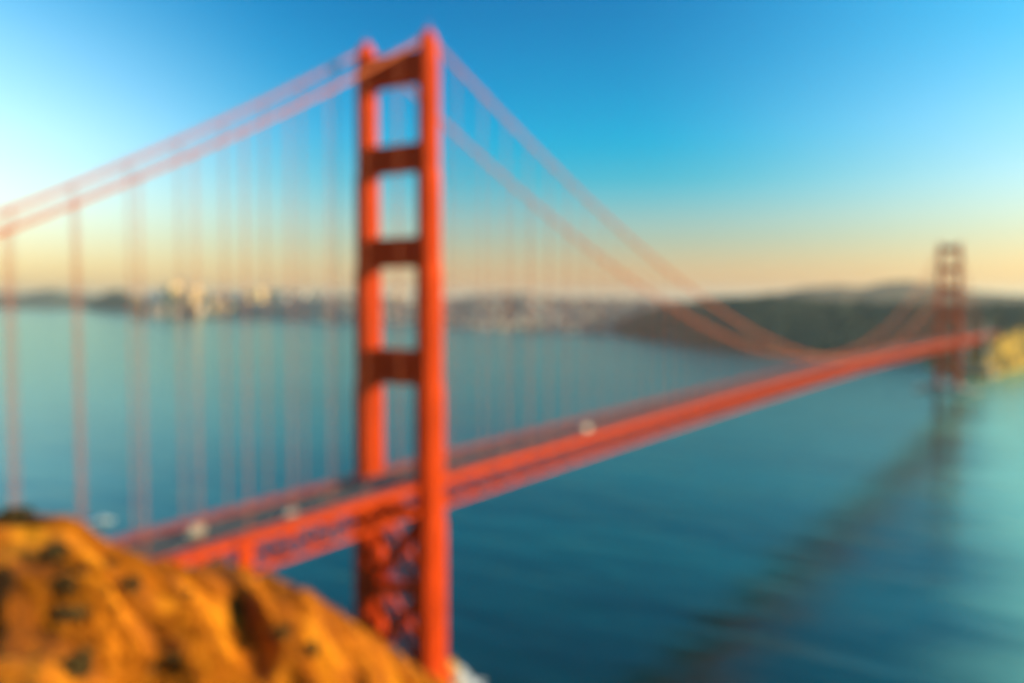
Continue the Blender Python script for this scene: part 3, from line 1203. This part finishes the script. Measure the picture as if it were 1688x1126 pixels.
def hill_spot(px, py):
    """first point of the headland along a pixel's ray"""
    d = ray(px, py)
    t, step = 6.0, .5
    while t < 420:
        p = CAM + d * t
        if p.z < ground_z(p.x, p.y):
            return Vector((p.x, p.y, ground_z(p.x, p.y)))
        t += step
        step = .5 + t * .004
    return None


def leaf_clump(n, rx, rz, seedv):
    rg_ = np.random.default_rng(seedv)
    m = MB()
    lobes = [(rg_.uniform(-.55, .55) * rx, rg_.uniform(-.55, .55) * rx, rg_.uniform(.25, .75) * rz, rg_.uniform(.3, .55)) for _ in range(7)]
    for k in range(n):
        lx_, ly_, lz_, lr = lobes[int(rg_.integers(0, 7))]
        d = rg_.normal(size=3)
        d /= np.linalg.norm(d)
        q = lr * rg_.uniform(.5, 1) ** .5
        p = Vector((lx_ + d[0] * q * rx, ly_ + d[1] * q * rx, max(.02, lz_ + d[2] * q * rz)))
        u = Vector(rg_.normal(size=3)).normalized()
        v = u.orthogonal().normalized()
        a = rg_.uniform(.07, .16)
        m.quad([p - u * a, p + v * a * .6, p + u * a, p - v * a * .6])
    return m.mesh('foliage', M['leaf'])


def stem_mesh(seedv):
    rg_ = np.random.default_rng(seedv)
    m = MB()
    for k in range(6):
        a = rg_.uniform(0, 6.28)
        e = (math.cos(a) * .5, math.sin(a) * .5, rg_.uniform(.4, .7))
        m.tube([(0, 0, -.2), (e[0] * .4, e[1] * .4, e[2] * .5), e], [.05, .035, .015], 5)
    return m.mesh('stem', M['stem'])


fol = [leaf_clump(520, 1.0, .85, 100 + k) for k in range(5)]
stm = [stem_mesh(200 + k) for k in range(3)]
named = [  # the dark shrubs that stand out one by one
    (30, 868, 2.6, 'dark shrub on the crest at the left edge of the headland'), (66, 868, 1.7, 'dark shrub on the crest left of the headland top'),
    (88, 930, 2.0, 'upper shrub of the dark row down the left gully'), (104, 985, 2.0, 'middle shrub of the dark row down the left gully'),
    (112, 1032, 2.0, 'lowest shrub of the dark row down the left gully'), (181, 938, 1.6, 'round dark shrub below the dip of the crest'),
    (206, 982, 1.9, 'round dark shrub in the middle of the headland'), (470, 960, 2.6, 'olive shrub on the crest below the truss'),
    (484, 985, 2.0, 'brown shrub below the olive shrub near the crest'), (512, 1080, 2.4, 'dark shrub in the gully left of the near tower'),
    (466, 1060, 2.2, 'dark shrub upslope of the gully left of the near tower'), (682, 1112, 2.6, 'dark shrub at the foot of the near tower'),
    (394, 1012, 1.4, 'small dark shrub in the middle right of the headland'), (285, 1104, 1.4, 'dark shrub at the bottom edge of the headland'),
    (122, 1118, 1.6, 'dark shrub at the bottom left edge of the headland')]


def shrub(p, s, label, group, k):
    o = link('shrub', None, None, p - Vector((0, 0, .15)), random.uniform(0, 6.28), (s, s * random.uniform(.8, 1.1), s * random.uniform(.75, 1.0)))
    tag(o, label, 'shrub', group)
    link('foliage', fol[k % 5], o)
    link('stem', stm[k % 3], o)


k = 0
for px, py, s, lab in named:
    p = hill_spot(px, py)
    if p:
        shrub(p, s * .8, lab, 'shrubs on the headland', k)
        k += 1
for _ in range(60):
    px, py = random.uniform(-40, 700), random.uniform(870, 1180)
    p = hill_spot(px, py)
    if p and (p - CAM).length > 35:
        zone = ('left' if px < 170 else 'middle' if px < 400 else 'right')
        band_ = ('just below the crest' if py < 955 else 'halfway down the slope' if py < 1050 else 'at the bottom edge of the picture')
        s_ = random.uniform(.35, .85) * min(1.15, (p - CAM).length / 95)
        size_ = 'tiny' if s_ < .42 else 'small' if s_ < .6 else 'low'
        lab = '%s brown scrub on the %s of the headland %s' % (size_, zone, band_)
        if lab not in used_labels:
            used_labels.add(lab)
            shrub(p, s_, lab, 'scrub on the headland', k)
            k += 1

# boulders
def boulder_mesh(seedv):
    rg_ = np.random.default_rng(seedv)
    m = MB()
    nu, nv = 9, 6
    for i in range(nv + 1):
        th = math.pi * i / nv
        for j in range(nu):
            a = 2 * math.pi * j / nu
            q = rg_.uniform(.75, 1.15)
            m.v.append((math.sin(th) * math.cos(a) * q, math.sin(th) * math.sin(a) * q, math.cos(th) * .7 * q))
    for i in range(nv):
        for j in range(nu):
            m.f.append((i * nu + j, (i + 1) * nu + j, (i + 1) * nu + (j + 1) % nu, i * nu + (j + 1) % nu))
    return m


bm_ = [boulder_mesh(300 + q).mesh('boulder', M['rock']) for q in range(4)]
ym_ = [boulder_mesh(340 + q).mesh('boulder', M['yrock']) for q in range(3)]
for q in range(14):
    bx_, by_ = random.uniform(0, 660), random.uniform(880, 1150)
    p = hill_spot(bx_, by_)
    lab = 'brown boulder lying in the dry grass on the %s of the headland' % ('upper left', 'lower left', 'upper middle', 'lower middle', 'upper right', 'lower right')[2 * (bx_ > 200) + 2 * (bx_ > 430) + (by_ > 1010)]
    if p and lab not in used_labels:
        used_labels.add(lab)
        o = link('boulder', bm_[q % 4], None, p, random.uniform(0, 6), [random.uniform(.3, .8)] * 3)
        tag(o, lab, 'boulder', 'boulders on the headland')
# ochre rocks and surf at the foot of the near tower
for q, (px, py, s, lab) in enumerate(((736, 1096, 5.0, 'sunlit ochre rock at the right foot of the near tower'), (722, 1112, 4.5, 'brown ochre rock below the near tower leg'),
                                      (748, 1112, 3.2, 'small ochre rock at the waterline by the near tower'))):
    p = on_level(px, py, 3.0)
    o = link('shore_rock', ym_[q % 3], None, (p.x, p.y, 2.0), q * 1.3, (s, s, s * .9))
    tag(o, lab, 'rock', 'rocks at the foot of the near tower')
m = MB()
for q in range(240):
    px = random.gauss(762, 14)
    py = 1108 + (px - 750) * .75 + random.gauss(0, 7)
    p = on_level(px, py, 0)
    a = random.uniform(.5, 1.8)
    t = random.uniform(0, 3)
    n_ = 7
    ring = [(p.x + a * math.cos(t + 6.283 * i / n_) * random.uniform(.6, 1.2), p.y + a * math.sin(t + 6.283 * i / n_) * random.uniform(.6, 1.2)) for i in range(n_)]
    m.prism(ring, -.3, .10 + .0006 * q, .8, (p.x, p.y))
tag(m.build('surf', M['foam']), 'white surf washing round the rocks below the near tower', kind='stuff')

# dry grass tufts
rg = np.random.default_rng(5)
nT = 52000
gp = rg.uniform(R(-34), R(-2), nT)
dRv, RRv = sil(gp)
gr = 22 + (RRv + 8 - 22) * rg.uniform(0, 1, nT) ** .75
gx, gy, gz = headland(gp, gr)
keep = vnoise(gx / 5 + 9, gy / 5) > .45
gx, gy, gz, gr = gx[keep], gy[keep], gz[keep], gr[keep]
n = len(gx)
hgt = rg.uniform(.25, .75, n) * (.6 + .8 * vnoise(gx / 8, gy / 8))
V = np.zeros((n, 3, 3, 3))
for b in range(3):
    a = rg.uniform(0, 6.283, n)
    wd = rg.uniform(.05, .12, n)
    lean = rg.uniform(.1, .5, n) * hgt
    la = rg.uniform(0, 6.283, n)
    ox, oy = rg.uniform(-.2, .2, n), rg.uniform(-.2, .2, n)
    V[:, b, 0] = np.stack([gx + ox - np.cos(a) * wd, gy + oy - np.sin(a) * wd, gz - .1], -1)
    V[:, b, 1] = np.stack([gx + ox + np.cos(a) * wd, gy + oy + np.sin(a) * wd, gz - .1], -1)
    V[:, b, 2] = np.stack([gx + ox + np.cos(la) * lean, gy + oy + np.sin(la) * lean, gz + hgt], -1)
me = bpy.data.meshes.new('dry_grass')
me.from_pydata(V.reshape(-1, 3).tolist(), [], np.arange(n * 9).reshape(-1, 3).tolist())
me.materials.append(M['grass'])
me.update()
tag(link('dry_grass', me), 'dry golden grass tufts over the headland', kind='stuff')

# ----------------------------------------------------------------------------- haze
hz = bpy.data.materials.new('warm haze')
hz.use_nodes = True
t = hz.node_tree
for n_ in list(t.nodes):
    if n_.type == 'BSDF_PRINCIPLED':
        t.nodes.remove(n_)
pv = N(t, 'ShaderNodeVolumePrincipled')
pv.inputs['Color'].default_value = (.90, .84, .72, 1)
pv.inputs['Density'].default_value = 2.2e-5
pv.inputs['Anisotropy'].default_value = .25
t.links.new(pv.outputs[0], t.nodes['Material Output'].inputs['Volume'])
hzb = MB().box((14000, 4000, 264), (74000, 74000, 548))
tag(hzb.build('haze', hz), 'thin warm haze over the bay', kind='stuff')
